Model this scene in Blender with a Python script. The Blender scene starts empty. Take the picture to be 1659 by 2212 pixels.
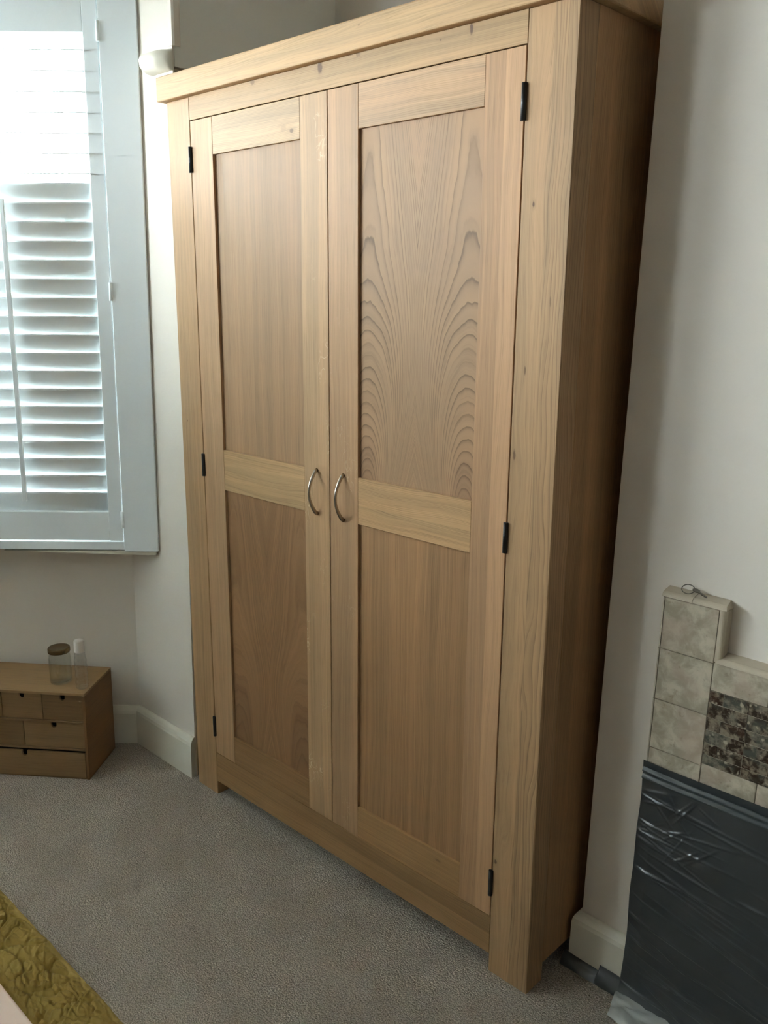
import bpy, bmesh, math, random
from mathutils import Vector, Matrix, noise
S = bpy.context.scene
COL = S.collection
R = math.radians
random.seed(7)

# ------------------------------------------------------------------ camera
cam_d = bpy.data.cameras.new('camera')
cam = bpy.data.objects.new('camera', cam_d)
COL.objects.link(cam)
cam_d.sensor_fit = 'HORIZONTAL'
cam_d.sensor_width = 36.0
cam_d.lens = 40.7489
cam_d.clip_start = 0.05
CR, CD, CF = ((0.722501, 0.691325, 0.007858), (0.170889, -0.16756, -0.970938), (-0.669917, 0.702847, -0.239202))
m = Matrix(((CR[0], -CD[0], -CF[0]), (CR[1], -CD[1], -CF[1]), (CR[2], -CD[2], -CF[2])))
cam.matrix_world = Matrix.Translation(Vector((2.13743, -1.39751, 1.50396))) @ m.to_4x4()
S.camera = cam

# ------------------------------------------------------------------ sky, daylight, exposure
W = bpy.data.worlds.new('overcast_sky')
S.world = W
W.use_nodes = True
bg = W.node_tree.nodes['Background']
bg.inputs['Color'].default_value = (0.885, 0.965, 1.05, 1)
bg.inputs['Strength'].default_value = 9.0
S.view_settings.view_transform = 'Standard'
S.view_settings.look = 'None'
S.view_settings.gamma = 1.0
S.view_settings.use_curve_mapping = False
S.view_settings.exposure = 3.7
S.cycles.max_bounces = 10
S.cycles.diffuse_bounces = 6
S.cycles.transparent_max_bounces = 12
S.cycles.sample_clamp_indirect = 8.0

# ------------------------------------------------------------------ house frame: walls lean a little, dx,dy per metre of height
LEAN = Vector((0.0105, 0.0100, 0.0))
def lean(p):
    p = Vector(p)
    return p + LEAN * p.z
AW = R(44.0)
WV = Vector((-math.cos(AW), -math.sin(AW), 0))      # along the window wall, away from the wardrobe
NV = Vector((-WV.y, WV.x, 0))                        # out of the window wall, into the room
CORNER = Vector((-0.367, 0.015, 0))
XC, YC = 1.28, 0.172                                 # chimney breast: left edge, face
XA, YB = -0.040, 0.600                               # alcove: left wall, back wall
CEIL = 2.72

# ------------------------------------------------------------------ daylight portals outside the bay windows (sky light only)
def portal(c, n, wx, hz):
    L = bpy.data.lights.new('window_daylight', 'AREA')
    L.shape = 'RECTANGLE'; L.size = wx; L.size_y = hz
    L.cycles.is_portal = True
    o = bpy.data.objects.new('window_daylight', L)
    COL.objects.link(o)
    o.location = c
    o.rotation_euler = Vector(n).to_track_quat('-Z', 'Z').to_euler()
    return o
BAY1 = 1.35                                          # width of each angled bay wall
B1 = CORNER + WV * BAY1
BAY2 = 2.40
B2 = B1 + Vector((0, -BAY2, 0))
WV3 = Vector((math.cos(AW), -math.sin(AW), 0))
B3 = B2 + WV3 * BAY1
portal(CORNER + WV * 0.41 - NV * 0.22 + Vector((0.015, 0.015, 1.54)), NV, 0.66, 1.6)
portal((B1 + B2) / 2 + Vector((-0.24, 0, 1.54)), (1, 0, 0), 2.1, 1.6)
N3 = Vector((math.sin(AW), math.cos(AW), 0))
portal((B2 + B3) / 2 - N3 * 0.24 + Vector((0, 0, 1.54)), N3, 0.66, 1.6)

# ------------------------------------------------------------------ mesh helpers
def box(bm, a, b, bev=0.0, seg=1, f=None):
    x0, y0, z0 = [min(p, q) for p, q in zip(a, b)]
    x1, y1, z1 = [max(p, q) for p, q in zip(a, b)]
    t = bmesh.new()
    vs = [t.verts.new(v) for v in ((x0,y0,z0),(x1,y0,z0),(x1,y1,z0),(x0,y1,z0),(x0,y0,z1),(x1,y0,z1),(x1,y1,z1),(x0,y1,z1))]
    for q in ((0,3,2,1),(4,5,6,7),(0,1,5,4),(1,2,6,5),(2,3,7,6),(3,0,4,7)):
        t.faces.new([vs[i] for i in q])
    if bev:
        bmesh.ops.bevel(t, geom=t.edges[:], offset=bev, segments=seg, profile=0.5, affect='EDGES')
    merge(bm, t, f)
def merge(bm, t, f=None):
    mp = {}
    for v in t.verts:
        mp[v] = bm.verts.new(f(v.co) if f else v.co)
    for fc in t.faces:
        try:
            n = bm.faces.new([mp[v] for v in fc.verts]); n.smooth = fc.smooth
        except ValueError:
            pass
    t.free()
def prism(bm, pts, f0, f1):
    """extrude a 2-D outline: f0(p), f1(p) give the two ends"""
    a = [bm.verts.new(f0(p)) for p in pts]
    b = [bm.verts.new(f1(p)) for p in pts]
    n = len(pts)
    bm.faces.new(a); bm.faces.new(b[::-1])
    for i in range(n):
        bm.faces.new((a[i], b[i], b[(i+1) % n], a[(i+1) % n]))
def lathe(bm, prof, c=(0,0,0), n=32, close=True):
    rings = []
    for r, z in prof:
        rings.append([bm.verts.new((c[0]+r*math.cos(2*math.pi*i/n), c[1]+r*math.sin(2*math.pi*i/n), c[2]+z)) for i in range(n)])
    for k in range(len(rings)-1):
        for i in range(n):
            j = (i+1) % n
            f = bm.faces.new((rings[k][i], rings[k][j], rings[k+1][j], rings[k+1][i])); f.smooth = True
    if close:
        bm.faces.new(rings[0][::-1]); bm.faces.new(rings[-1])
def tube(bm, pts, rad, n=12, flat=1.0, up=Vector((0,0,1)), cap=True):
    """sweep an ellipse along points; rad may be a list"""
    pts = [Vector(p) for p in pts]
    rings = []
    for i, p in enumerate(pts):
        t = (pts[min(i+1, len(pts)-1)] - pts[max(i-1, 0)]).normalized()
        u = t.cross(up)
        if u.length < 1e-4: u = t.cross(Vector((1,0,0)))
        u.normalize(); v = u.cross(t)
        r = rad[i] if isinstance(rad, (list, tuple)) else rad
        rings.append([bm.verts.new(p + u*(r*math.cos(2*math.pi*k/n)) + v*(r*flat*math.sin(2*math.pi*k/n))) for k in range(n)])
    for a, b in zip(rings, rings[1:]):
        for k in range(n):
            f = bm.faces.new((a[k], a[(k+1) % n], b[(k+1) % n], b[k])); f.smooth = True
    if cap:
        bm.faces.new(rings[0][::-1]); bm.faces.new(rings[-1])
def grid(bm, nu, nv, fn):
    g = [[bm.verts.new(fn(i/nu, j/nv)) for j in range(nv+1)] for i in range(nu+1)]
    for i in range(nu):
        for j in range(nv):
            f = bm.faces.new((g[i][j], g[i+1][j], g[i+1][j+1], g[i][j+1])); f.smooth = True
def obj(name, bm, mat, parent=None, recalc=True):
    if recalc: bmesh.ops.recalc_face_normals(bm, faces=bm.faces[:])
    me = bpy.data.meshes.new(name); bm.to_mesh(me); bm.free()
    me.materials.append(mat)
    o = bpy.data.objects.new(name, me); COL.objects.link(o)
    if parent: o.parent = parent
    return o
def struct(name, bm, mat, parent=None):
    o = obj(name, bm, mat, parent)
    if parent is None: o['kind'] = 'structure'
    return o
def thing(name, label, cat, loc=(0,0,0), rz=0.0, group=None):
    o = bpy.data.objects.new(name, None); COL.objects.link(o)
    o.empty_display_size = 0.1
    o.location = loc; o.rotation_euler = (0, 0, rz)
    o['label'] = label; o['category'] = cat
    if group: o['group'] = group
    return o
def tag(o, label, cat, group=None):
    o['label'] = label; o['category'] = cat
    if group: o['group'] = group
    return o

# ------------------------------------------------------------------ node helpers
def srgb(r, g, b):
    f = lambda c: (c/255/12.92) if c/255 <= 0.04045 else ((c/255+0.055)/1.055)**2.4
    return (f(r), f(g), f(b), 1.0)
class NT:
    def __init__(s, name):
        s.m = bpy.data.materials.new(name); s.m.use_nodes = True
        s.t = s.m.node_tree; s.n = s.t.nodes; s.l = s.t.links
        s.p = s.n['Principled BSDF']
        s.co = s.n.new('ShaderNodeTexCoord').outputs['Object']
        sp = s.n.new('ShaderNodeSeparateXYZ'); s.l.new(s.co, sp.inputs[0])
        s.x, s.y, s.z = sp.outputs
    def put(s, sock, v):
        if hasattr(v, 'is_linked'): s.l.new(v, sock)
        else: sock.default_value = v
    def mt(s, op, a, b=0.0, c=0.0, clamp=False):
        q = s.n.new('ShaderNodeMath'); q.operation = op; q.use_clamp = clamp
        s.put(q.inputs[0], a); s.put(q.inputs[1], b); s.put(q.inputs[2], c)
        return q.outputs[0]
    def vec(s, x, y, z):
        q = s.n.new('ShaderNodeCombineXYZ')
        s.put(q.inputs[0], x); s.put(q.inputs[1], y); s.put(q.inputs[2], z)
        return q.outputs[0]
    def noise(s, v, scale=1.0, detail=2.0, rough=0.5, dist=0.0):
        q = s.n.new('ShaderNodeTexNoise')
        s.l.new(v, q.inputs['Vector']); q.inputs['Scale'].default_value = scale
        q.inputs['Detail'].default_value = detail; q.inputs['Roughness'].default_value = rough
        q.inputs['Distortion'].default_value = dist
        return q.outputs['Fac']
    def vor(s, v, scale, feature='F1', out='Distance'):
        q = s.n.new('ShaderNodeTexVoronoi'); q.feature = feature
        s.l.new(v, q.inputs['Vector']); q.inputs['Scale'].default_value = scale
        return q.outputs[out]
    def ss(s, v, a, b):
        q = s.n.new('ShaderNodeMapRange'); q.interpolation_type = 'SMOOTHSTEP'
        s.put(q.inputs['Value'], v); q.inputs['From Min'].default_value = a; q.inputs['From Max'].default_value = b
        return q.outputs['Result']
    def mix(s, f, a, b, blend='MIX'):
        q = s.n.new('ShaderNodeMix'); q.data_type = 'RGBA'; q.blend_type = blend; q.clamp_factor = True
        s.put(q.inputs[0], f); s.put(q.inputs[6], a); s.put(q.inputs[7], b)
        return q.outputs[2]
    def bump(s, h, strength, dist=0.001):
        q = s.n.new('ShaderNodeBump'); q.inputs['Strength'].default_value = strength; q.inputs['Distance'].default_value = dist
        s.l.new(h, q.inputs['Height']); s.l.new(q.outputs[0], s.p.inputs['Normal'])
    def fin(s, color=None, rough=0.5, spec=0.5, metal=0.0):
        if color is not None: s.put(s.p.inputs['Base Color'], color)
        s.put(s.p.inputs['Roughness'], rough); s.p.inputs['Specular IOR Level'].default_value = spec
        s.p.inputs['Metallic'].default_value = metal
        return s.m

def plain(name, rgb, rough=0.5, spec=0.5, metal=0.0, mott=0.04, msc=6.0, bsc=120.0, bst=0.05):
    k = NT(name)
    n = k.noise(k.co, msc, 3)
    c = srgb(*rgb)
    dk = (c[0]*(1-mott), c[1]*(1-mott), c[2]*(1-mott), 1); lt = tuple(min(1, q*(1+mott)) for q in c[:3]) + (1,)
    col = k.mix(n, dk, lt)
    if bst: k.bump(k.noise(k.co, bsc, 2), bst, 0.001)
    return k.fin(col, rough, spec, metal)

WOOD_N = 0
def oak(axis='z', tone=(198,168,128), seed=None, staves=(), lmask=None, cath=None, knots=(), flecks=0.0, lines=0.22, spacing=0.0034, streak=0.32, name='oak', rough=0.50, wob=0.006):
    """oak with its grain along one axis; staves = [(position across, brightness step, redness step)]"""
    global WOOD_N
    WOOD_N += 1
    if seed is None: seed = WOOD_N
    k = NT(name)
    if axis == 'z':
        al = k.z; ac = k.mt('ADD', k.x, k.mt('MULTIPLY', k.y, 0.97)); px_ = k.x; pz_ = k.z
    elif axis == 'y':
        al = k.y; ac = k.mt('ADD', k.x, k.mt('MULTIPLY', k.z, 0.97)); px_ = k.x; pz_ = k.y
    else:
        al = k.x; ac = k.mt('ADD', k.z, k.mt('MULTIPLY', k.y, 0.97)); px_ = k.z; pz_ = k.x
    off = seed * 3.71
    a0 = ac
    # stave steps: shift the grain and the tone at each glued joint
    val = None; red = None; shift = None
    for pos, dv, dr in staves:
        st = k.mt('GREATER_THAN', a0, pos)
        v_ = k.mt('MULTIPLY', st, dv); r_ = k.mt('MULTIPLY', st, dr); s_ = k.mt('MULTIPLY', st, 0.777)
        val = v_ if val is None else k.mt('ADD', val, v_)
        red = r_ if red is None else k.mt('ADD', red, r_)
        shift = s_ if shift is None else k.mt('ADD', shift, s_)
    ag = k.mt('ADD', a0, off) if shift is None else k.mt('ADD', k.mt('ADD', a0, off), shift)
    w1 = k.noise(k.vec(k.mt('MULTIPLY', ag, 9.0), seed*1.3, k.mt('MULTIPLY', al, 1.6)), 1.0, 2)
    w2 = k.noise(k.vec(k.mt('MULTIPLY', ag, 30.0), seed*2.3, k.mt('MULTIPLY', al, 7.0)), 1.0, 1)
    aw = k.mt('ADD', ag, k.mt('ADD', k.mt('MULTIPLY', k.mt('SUBTRACT', w1, 0.5), wob*6), k.mt('MULTIPLY', k.mt('SUBTRACT', w2, 0.5), wob)))
    if cath:
        cx, u0 = cath['cx'], cath['u0']
        u = k.mt('ABSOLUTE', k.mt('SUBTRACT', px_, cx))
        v = k.mt('ABSOLUTE', k.mt('SUBTRACT', u, u0))
        wz = k.noise(k.vec(k.mt('MULTIPLY', u, 16.0), seed, k.mt('MULTIPLY', al, 5.0)), 1.0, 3)
        wq = k.noise(k.vec(k.mt('MULTIPLY', u, 60.0), seed, k.mt('MULTIPLY', al, 24.0)), 1.0, 2)
        wd = k.mt('ADD', cath['w0'], k.mt('MULTIPLY', k.mt('SUBTRACT', al, cath['z0']), cath['wk']))
        wd = k.mt('MINIMUM', k.mt('MAXIMUM', wd, 0.018), cath.get('wm', 0.078))
        wd = k.mt('SMOOTH_MIN', wd, k.mt('SUBTRACT', cath.get('wm', 0.078) + cath['knee']*cath.get('wt', 0.09), k.mt('MULTIPLY', al, cath.get('wt', 0.09))), 0.04)
        wd = k.mt('MAXIMUM', wd, 0.03)
        kn = cath['knee']
        ze = k.mt('SMOOTH_MIN', al, k.mt('ADD', kn*0.86, k.mt('MULTIPLY', al, 0.14)), 0.16)
        idx = k.mt('ADD', ze, k.mt('MULTIPLY', k.mt('POWER', k.mt('DIVIDE', v, wd), 2.1), 0.12))
        idx = k.mt('ADD', idx, k.mt('ADD', k.mt('MULTIPLY', k.mt('SUBTRACT', wz, 0.5), cath.get('nz', 0.10)), k.mt('MULTIPLY', k.mt('SUBTRACT', wq, 0.5), 0.007)))
        ph = k.mt('DIVIDE', idx, cath.get('sp', 0.033))
        aw2 = k.mt('ADD', k.mt('MULTIPLY', idx, 0.16), off)
    else:
        ph = k.mt('DIVIDE', aw, spacing)
        aw2 = aw
    fr = k.mt('FRACT', ph)
    cell = k.noise(k.vec(k.mt('FLOOR', ph), seed, 0.0), 0.37, 0)
    # ring line: ramps up then drops (early wood)
    ln = k.mt('MULTIPLY', k.mt('POWER', fr, 5.0), k.ss(fr, 1.0, 0.92))
    ln = k.mt('MULTIPLY', ln, k.ss(cell, 0.22, 0.60))
    if lmask: ln = k.mt('MULTIPLY', ln, k.mt('MAXIMUM', k.mt('GREATER_THAN', a0, lmask[0]), lmask[1]))
    st1 = k.noise(k.vec(k.mt('MULTIPLY', aw2, 150.0), seed, k.mt('MULTIPLY', al, 1.5)), 1.0, 4, 0.6)
    st2 = k.noise(k.vec(k.mt('MULTIPLY', aw2, 22.0), seed+5, k.mt('MULTIPLY', al, 0.7)), 1.0, 2, 0.5)
    pore = k.noise(k.vec(k.mt('MULTIPLY', aw2, 330.0), seed, k.mt('MULTIPLY', al, 9.0)), 1.0, 3, 0.65)
    pm = k.ss(pore, 0.50, 0.72)
    b = srgb(*tone); b = (b[0]*0.71, b[1]*0.645, b[2]*0.60, 1.0)
    tone_v = k.mt('ADD', 1.0, k.mt('MULTIPLY', k.mt('SUBTRACT', st1, 0.5), streak*2.2))
    tone_v = k.mt('ADD', tone_v, k.mt('MULTIPLY', k.mt('SUBTRACT', st2, 0.5), streak*2.0))
    if val is not None: tone_v = k.mt('ADD', tone_v, val)
    tone_v = k.mt('MULTIPLY', tone_v, k.mt('SUBTRACT', 1.0, k.mt('MULTIPLY', pm, 0.20)))
    tone_v = k.mt('MULTIPLY', tone_v, k.mt('SUBTRACT', 1.0, k.mt('MULTIPLY', ln, lines*(2.2 if cath else 1.3))))
    col = k.mix(1.0, b, k.vec(tone_v, tone_v, tone_v), 'MULTIPLY')
    if cath:
        heart = k.mt('MULTIPLY', k.ss(idx, cath['ht'], cath['ht'] - 0.10), 0.30)
        col = k.mix(heart, col, srgb(112, 84, 62))
    hue = k.ss(st2, 0.35, 0.7)
    if red is not None: hue = k.mt('ADD', hue, red, clamp=True)
    col = k.mix(k.mt('MULTIPLY', hue, 0.30), col, k.mix(1.0, col, (1.06, 0.95, 0.88, 1), 'MULTIPLY'))
    if flecks:
        fv = k.noise(k.vec(k.mt('MULTIPLY', a0, 46.0), seed, k.mt('MULTIPLY', al, 24.0)), 1.0, 1, 0.4, 1.6)
        ridge = k.ss(k.mt('ABSOLUTE', k.mt('SUBTRACT', fv, 0.5)), 0.030, 0.004)
        reg = k.ss(k.noise(k.vec(k.mt('MULTIPLY', a0, 14.0), seed+9, k.mt('MULTIPLY', al, 6.0)), 1.0, 1), 0.56, 0.72)
        fl = k.mt('MULTIPLY', k.mt('MULTIPLY', ridge, reg), flecks)
        col = k.mix(fl, col, srgb(232, 208, 172))
    for kx, kz, rx, rz, amt in knots:
        dx = k.mt('DIVIDE', k.mt('SUBTRACT', px_, kx), rx); dz = k.mt('DIVIDE', k.mt('SUBTRACT', pz_, kz), rz)
        dd = k.mt('SQRT', k.mt('ADD', k.mt('MULTIPLY', dx, dx), k.mt('MULTIPLY', dz, dz)))
        dd = k.mt('ADD', dd, k.mt('MULTIPLY', k.mt('SUBTRACT', k.noise(k.co, 130.0, 2), 0.5), 0.9))
        halo = k.mt('MULTIPLY', k.ss(dd, 2.6, 0.8), 0.45*amt)
        col = k.mix(halo, col, srgb(150, 118, 84))
        col = k.mix(k.mt('MULTIPLY', k.ss(dd, 1.05, 0.5), amt), col, srgb(84, 60, 44))
    k.bump(k.mt('SUBTRACT', 1.0, k.mt('ADD', pm, k.mt('MULTIPLY', ln, 0.6))), 0.10, 0.0006)
    return k.fin(col, k.mt('ADD', rough, k.mt('MULTIPLY', st1, 0.12)), 0.24)

# ------------------------------------------------------------------ surface materials
M_wall = plain('wall_paint', (222, 213, 201), 0.75, 0.25, mott=0.02, msc=2.5, bsc=260, bst=0.06)
M_far = plain('far_wall_low_bounce', (122, 115, 107), 0.8, 0.2)  # unseen walls: dark tone chosen to cut the bounce light
M_white = plain('white_gloss_paint', (222, 216, 200), 0.38, 0.45, mott=0.015, bsc=90, bst=0.03)
M_shut = plain('white_satin_paint', (238, 245, 247), 0.42, 0.45, mott=0.01, bsc=60, bst=0.02)
M_ceil = plain('ceiling_paint', (232, 230, 224), 0.8, 0.2, mott=0.02)
M_black = plain('black_iron', (18, 17, 16), 0.45, 0.5, mott=0.1)
M_nickel = plain('brushed_nickel', (188, 180, 166), 0.26, 0.5, metal=1.0, bst=0.02)
def mk_alcove():
    k = NT('alcove_wall_paint')
    base = srgb(226, 226, 219); old = srgb(170, 152, 128)
    e = k.mt('ADD', k.z, k.mt('MULTIPLY', k.mt('SUBTRACT', k.noise(k.co, 30.0, 2), 0.5), 0.006))
    below = k.ss(e, 2.099, 2.095)
    col = k.mix(below, base, old)
    line = k.mt('MULTIPLY', k.ss(e, 2.090, 2.093), k.ss(e, 2.099, 2.096))
    col = k.mix(k.mt('MULTIPLY', line, 0.8), col, srgb(60, 50, 40))
    k.bump(k.noise(k.co, 260.0, 2), 0.06, 0.001)
    return k.fin(col, 0.75, 0.25)
M_alc = mk_alcove()
def mk_carpet():
    k = NT('carpet_pile')
    n1 = k.noise(k.co, 290.0, 3, 0.75); n2 = k.noise(k.co, 4.0, 3); v = k.vor(k.co, 240.0)
    n3 = k.noise(k.co, 150.0, 2, 0.6)
    col = k.mix(k.ss(n1, 0.30, 0.72), srgb(144, 134, 121), srgb(236, 222, 205))
    col = k.mix(k.mt('MULTIPLY', k.ss(n2, 0.3, 0.7), 0.14), col, srgb(128, 120, 108))
    col = k.mix(k.mt('MULTIPLY', k.ss(n3, 0.66, 0.74), 0.6), col, srgb(72, 62, 54))
    h = k.mt('ADD', k.mt('MULTIPLY', v, -0.8), n1)
    k.bump(h, 1.0, 0.007)
    return k.fin(col, 0.95, 0.1)
M_carpet = mk_carpet()
def mk_glass(name, tint=(0.96, 0.98, 0.97, 1), ior=1.45, rough=0.02, floor=0.0):
    k = NT(name); n = k.n; l = k.l
    out = n['Material Output']
    tr = n.new('ShaderNodeBsdfTransparent'); tr.inputs[0].default_value = tint
    gl = n.new('ShaderNodeBsdfGlossy'); gl.inputs['Roughness'].default_value = rough
    lw = n.new('ShaderNodeLayerWeight'); lw.inputs[0].default_value = 0.5
    mx = n.new('ShaderNodeMixShader')
    f = k.mt('ADD', k.mt('MULTIPLY', k.mt('POWER', lw.outputs['Facing'], 4.0), 0.65), 0.035 + floor, clamp=True)
    l.new(f, mx.inputs[0]); l.new(tr.outputs[0], mx.inputs[1]); l.new(gl.outputs[0], mx.inputs[2])
    l.new(mx.outputs[0], out.inputs['Surface'])
    n.remove(k.p)
    return k.m
M_pane = mk_glass('window_glass')
M_jar = mk_glass('clear_glass', (0.955, 0.965, 0.95, 1), 1.5, 0.03, 0.02)
M_pet = mk_glass('clear_plastic', (0.965, 0.97, 0.965, 1), 1.55, 0.08, 0.07)

# ================================================================== STRUCTURE
bm = bmesh.new()
grid(bm, 1, 1, lambda u, v: (-3.2 + u*7.2, -4.5 + v*5.9, 0.0))
struct('floor', bm, M_carpet)
bm = bmesh.new()                                     # unseen ground outside the bay, added to darken the light from below
grid(bm, 1, 1, lambda u, v: (-45 + u*42.5, -30 + v*60, -0.7))
struct('ground', bm, plain('added_ground_grey', (122,120,114), 0.9, 0.2, mott=0.1))

def wall_strip(name, p0, p1, out, z0, z1, mat, th=0.06):
    """vertical wall slab from p0 to p1; thickness goes to -out"""
    bm = bmesh.new()
    p0 = Vector(p0); p1 = Vector(p1); out = Vector(out)
    pts = [p0, p1, p1 - out*th, p0 - out*th]
    prism(bm, pts, lambda p: lean((p.x, p.y, z0)), lambda p: lean((p.x, p.y, z1)))
    return struct(name, bm, mat)
def wall_hole(name, p0, dirv, out, length, s0, s1, h0, h1, mat, th=0.20):
    bm = bmesh.new()
    def f(c): return lean(p0 + dirv*c.x - out*c.y + Vector((0, 0, c.z)))
    for a, b in (((0,0,0),(s0,th,CEIL)), ((s1,0,0),(length,th,CEIL)), ((s0,0,0),(s1,th,h0)), ((s0,0,h1),(s1,th,CEIL))):
        box(bm, a, b, f=f)
    return struct(name, bm, mat)
# wall beside the wardrobe: strip + return into the alcove (one L-shaped slab)
bm = bmesh.new()
L = [(-0.367, 0.015), (XA, 0.015), (XA, YB), (XA-0.30, YB), (XA-0.30, 0.30), (-0.367, 0.30)]
prism(bm, L, lambda p: lean((p[0], p[1], 0)), lambda p: lean((p[0], p[1], CEIL)))
wl = struct('wall_left', bm, M_wall)
bm = bmesh.new()                                     # thin skim on the alcove's side with the old paint line
box(bm, (XA, 0.020, 0), (XA+0.003, YB, CEIL), f=lean)
struct('wall_alcove_side', bm, M_alc)
wall_strip('wall_back', (-0.35, YB, 0), (XC+0.02, YB, 0), (0, -1, 0), 0, CEIL, M_wall)
wall_hole('wall_window', CORNER, WV, NV, BAY1, 0.12, 0.70, 0.78, 2.30, M_wall)
wall_hole('wall_bay', B1, Vector((0, -1, 0)), Vector((1, 0, 0)), BAY2, 0.18, 2.22, 0.78, 2.30, M_wall)
wall_hole('wall_bay_far', B2, WV3, N3, BAY1, 0.12, 0.70, 0.78, 2.30, M_wall)
wall_strip('wall_front', B3, B3 + Vector((0, -0.8, 0)), (1, 0, 0), 0, CEIL, M_far)
wall_strip('wall_rear', (-1.2, -4.25, 0), (3.7, -4.25, 0), (0, 1, 0), 0, CEIL, M_far)
wall_strip('wall_side', (3.6, -4.3, 0), (3.6, 0.7, 0), (-1, 0, 0), 0, CEIL, M_far)
bm = bmesh.new()
box(bm, (XC, YC, 0), (2.35, YB+0.05, CEIL), 0.002, 2, f=lean)
struct('wall_chimney', bm, M_wall)
wall_strip('wall_right_back', (2.35, YB, 0), (3.65, YB, 0), (0, -1, 0), 0, CEIL, M_far)
bm = bmesh.new()
box(bm, (-2.2, -4.4, CEIL-0.03), (3.8, 0.9, CEIL+0.06))
struct('ceiling', bm, M_ceil)

# skirting boards
def skirt_prof(h=0.135, t=0.020):
    return [(0,0), (t,0), (t, h-0.024), (t-0.002, h-0.014), (t-0.007, h-0.006), (t-0.012, h-0.001), (0.004, h), (0, h)]
def skirting(name, p0, p1, out, cut0=0.0, cut1=0.0, h=0.135):
    """cut = how far the ends run on per unit of board thickness (mitres)"""
    bm = bmesh.new(); p0 = Vector(p0); p1 = Vector(p1); out = Vector(out); d = (p1-p0).normalized()
    prism(bm, skirt_prof(h), lambda q: lean(p0 + out*q[0] - d*cut0*q[0] + Vector((0,0,q[1]))), lambda q: lean(p1 + out*q[0] + d*cut1*q[0] + Vector((0,0,q[1]))))
    return struct(name, bm, M_white)
tq = math.tan(AW/2)
skirting('baseboard_left', (-0.367, 0.0148, 0), (XA, 0.0148, 0), (0,-1,0), -tq, 0.35)
skirting('baseboard_window', CORNER + WV*BAY1 + NV*2e-4, CORNER + NV*2e-4, NV, 0, -tq)
skirting('baseboard_bay', B2, B1, (1,0,0), 0, 0)
bm = bmesh.new()                                     # chimney breast: front board with its short return
P = skirt_prof()
pr = [(XC, YC+0.10), (XC, YC), (1.4085, YC)]
ringsets = []
for cxy, o in (((XC, YC+0.10), (-0.7, 0)), ((XC, YC), (-0.7, -1)), ((1.4075, YC), (0, -1))):
    ringsets.append([bm.verts.new(lean((cxy[0]+o[0]*q[0], cxy[1]+o[1]*q[0], q[1]))) for q in P])
for a, b in zip(ringsets, ringsets[1:]):
    for i in range(len(P)):
        bm.faces.new((a[i], b[i], b[(i+1) % len(P)], a[(i+1) % len(P)]))
bm.faces.new(ringsets[0]); bm.faces.new(ringsets[-1][::-1])
struct('baseboard_chimney', bm, M_white)

# stub of picture rail left on the strip of wall, with a rough painted end
bm = bmesh.new()
prof = [(0,0.0),(0.016,0.001),(0.030,0.007),(0.040,0.020),(0.043,0.034),(0.038,0.046),(0.024,0.051),(0,0.052)]
secs = []
for i in range(9):
    t = i/8; x = -0.150 + t*(XA+0.004+0.150); e = 1.0 if 0 < i else 0.80
    pe = e*(1.0, 1.0, 1.0, 1.0, 1.0, 0.97, 0.80, 0.50, 0.12)[i]
    secs.append([bm.verts.new(lean((x + 0.003*noise.noise(Vector((i*1.7, q[1]*60, 3))), 0.0150 - q[0]*pe*(1+0.05*noise.noise(Vector((i, q[0]*50, 9)))), 2.087 + 0.026 + (q[1]-0.026)*e - 0.0015*noise.noise(Vector((i*0.9, q[1]*40, 1)))))) for q in prof])
for a, b in zip(secs, secs[1:]):
    for i in range(len(prof)-1):
        f = bm.faces.new((a[i], a[i+1], b[i+1], b[i])); f.smooth = True
    bm.faces.new((a[-1], a[0], b[0], b[-1]))
bm.faces.new(secs[0][::-1]); bm.faces.new(secs[-1])
struct('trim_1', bm, M_white)
# rough plaster bead on the outer corner above the rail
bm = bmesh.new()
N = 14
ring = []
for i in range(N+1):
    z = 2.147 + i*(CEIL-0.03-2.147)/N
    j = 0.0015*noise.noise(Vector((0, 0, i*1.9)))
    ring.append([bm.verts.new(lean(q)) for q in ((XA-0.016, 0.0150, z), (XA-0.010+j, 0.0125, z), (XA+0.004+j, 0.0125, z), (XA+0.008+j, 0.018, z), (XA+0.008, 0.034+j, z), (XA+0.003, 0.040, z))])
for a, b in zip(ring, ring[1:]):
    for i in range(5): bm.faces.new((a[i], a[i+1], b[i+1], b[i]))
    bm.faces.new((a[5], a[0], b[0], b[5]))
bm.faces.new(ring[0][::-1]); bm.faces.new(ring[-1])
struct('trim_2', bm, M_wall)

# ------------------------------------------------------------------ sash windows behind
def wf(p0, d, out):
    return lambda c: lean(p0 + d*c.x + out*c.y + Vector((0, 0, c.z)))
def sash(name, p0, d, out, s0, s1, h0, h1):
    f = wf(p0, d, out); y0, y1 = -0.15, -0.10
    bm = bmesh.new()
    for a, b in (((s0,y0,h0),(s0+0.05,y1,h1)), ((s1-0.05,y0,h0),(s1,y1,h1)), ((s0,y0,h0),(s1,y1,h0+0.06)), ((s0,y0,h1-0.05),(s1,y1,h1)), ((s0,y0,(h0+h1)/2-0.02),(s1,y1,(h0+h1)/2+0.02))):
        box(bm, a, b, f=f)
    w = struct(name, bm, M_white)
    for a, b in ((h0+0.05, (h0+h1)/2-0.01), ((h0+h1)/2+0.01, h1-0.04)):
        bm = bmesh.new(); box(bm, (s0+0.04, -0.127, a), (s1-0.04, -0.123, b), f=f)
        obj('pane', bm, M_pane, w)
    return w
sash('window_1', CORNER, WV, NV, 0.12, 0.70, 0.78, 2.30)
win2 = sash('window_2', B1, Vector((0,-1,0)), Vector((1,0,0)), 0.18, 2.22, 0.78, 2.30)
win3 = sash('window_3', B2, WV3, N3, 0.12, 0.70, 0.78, 2.30)

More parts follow.
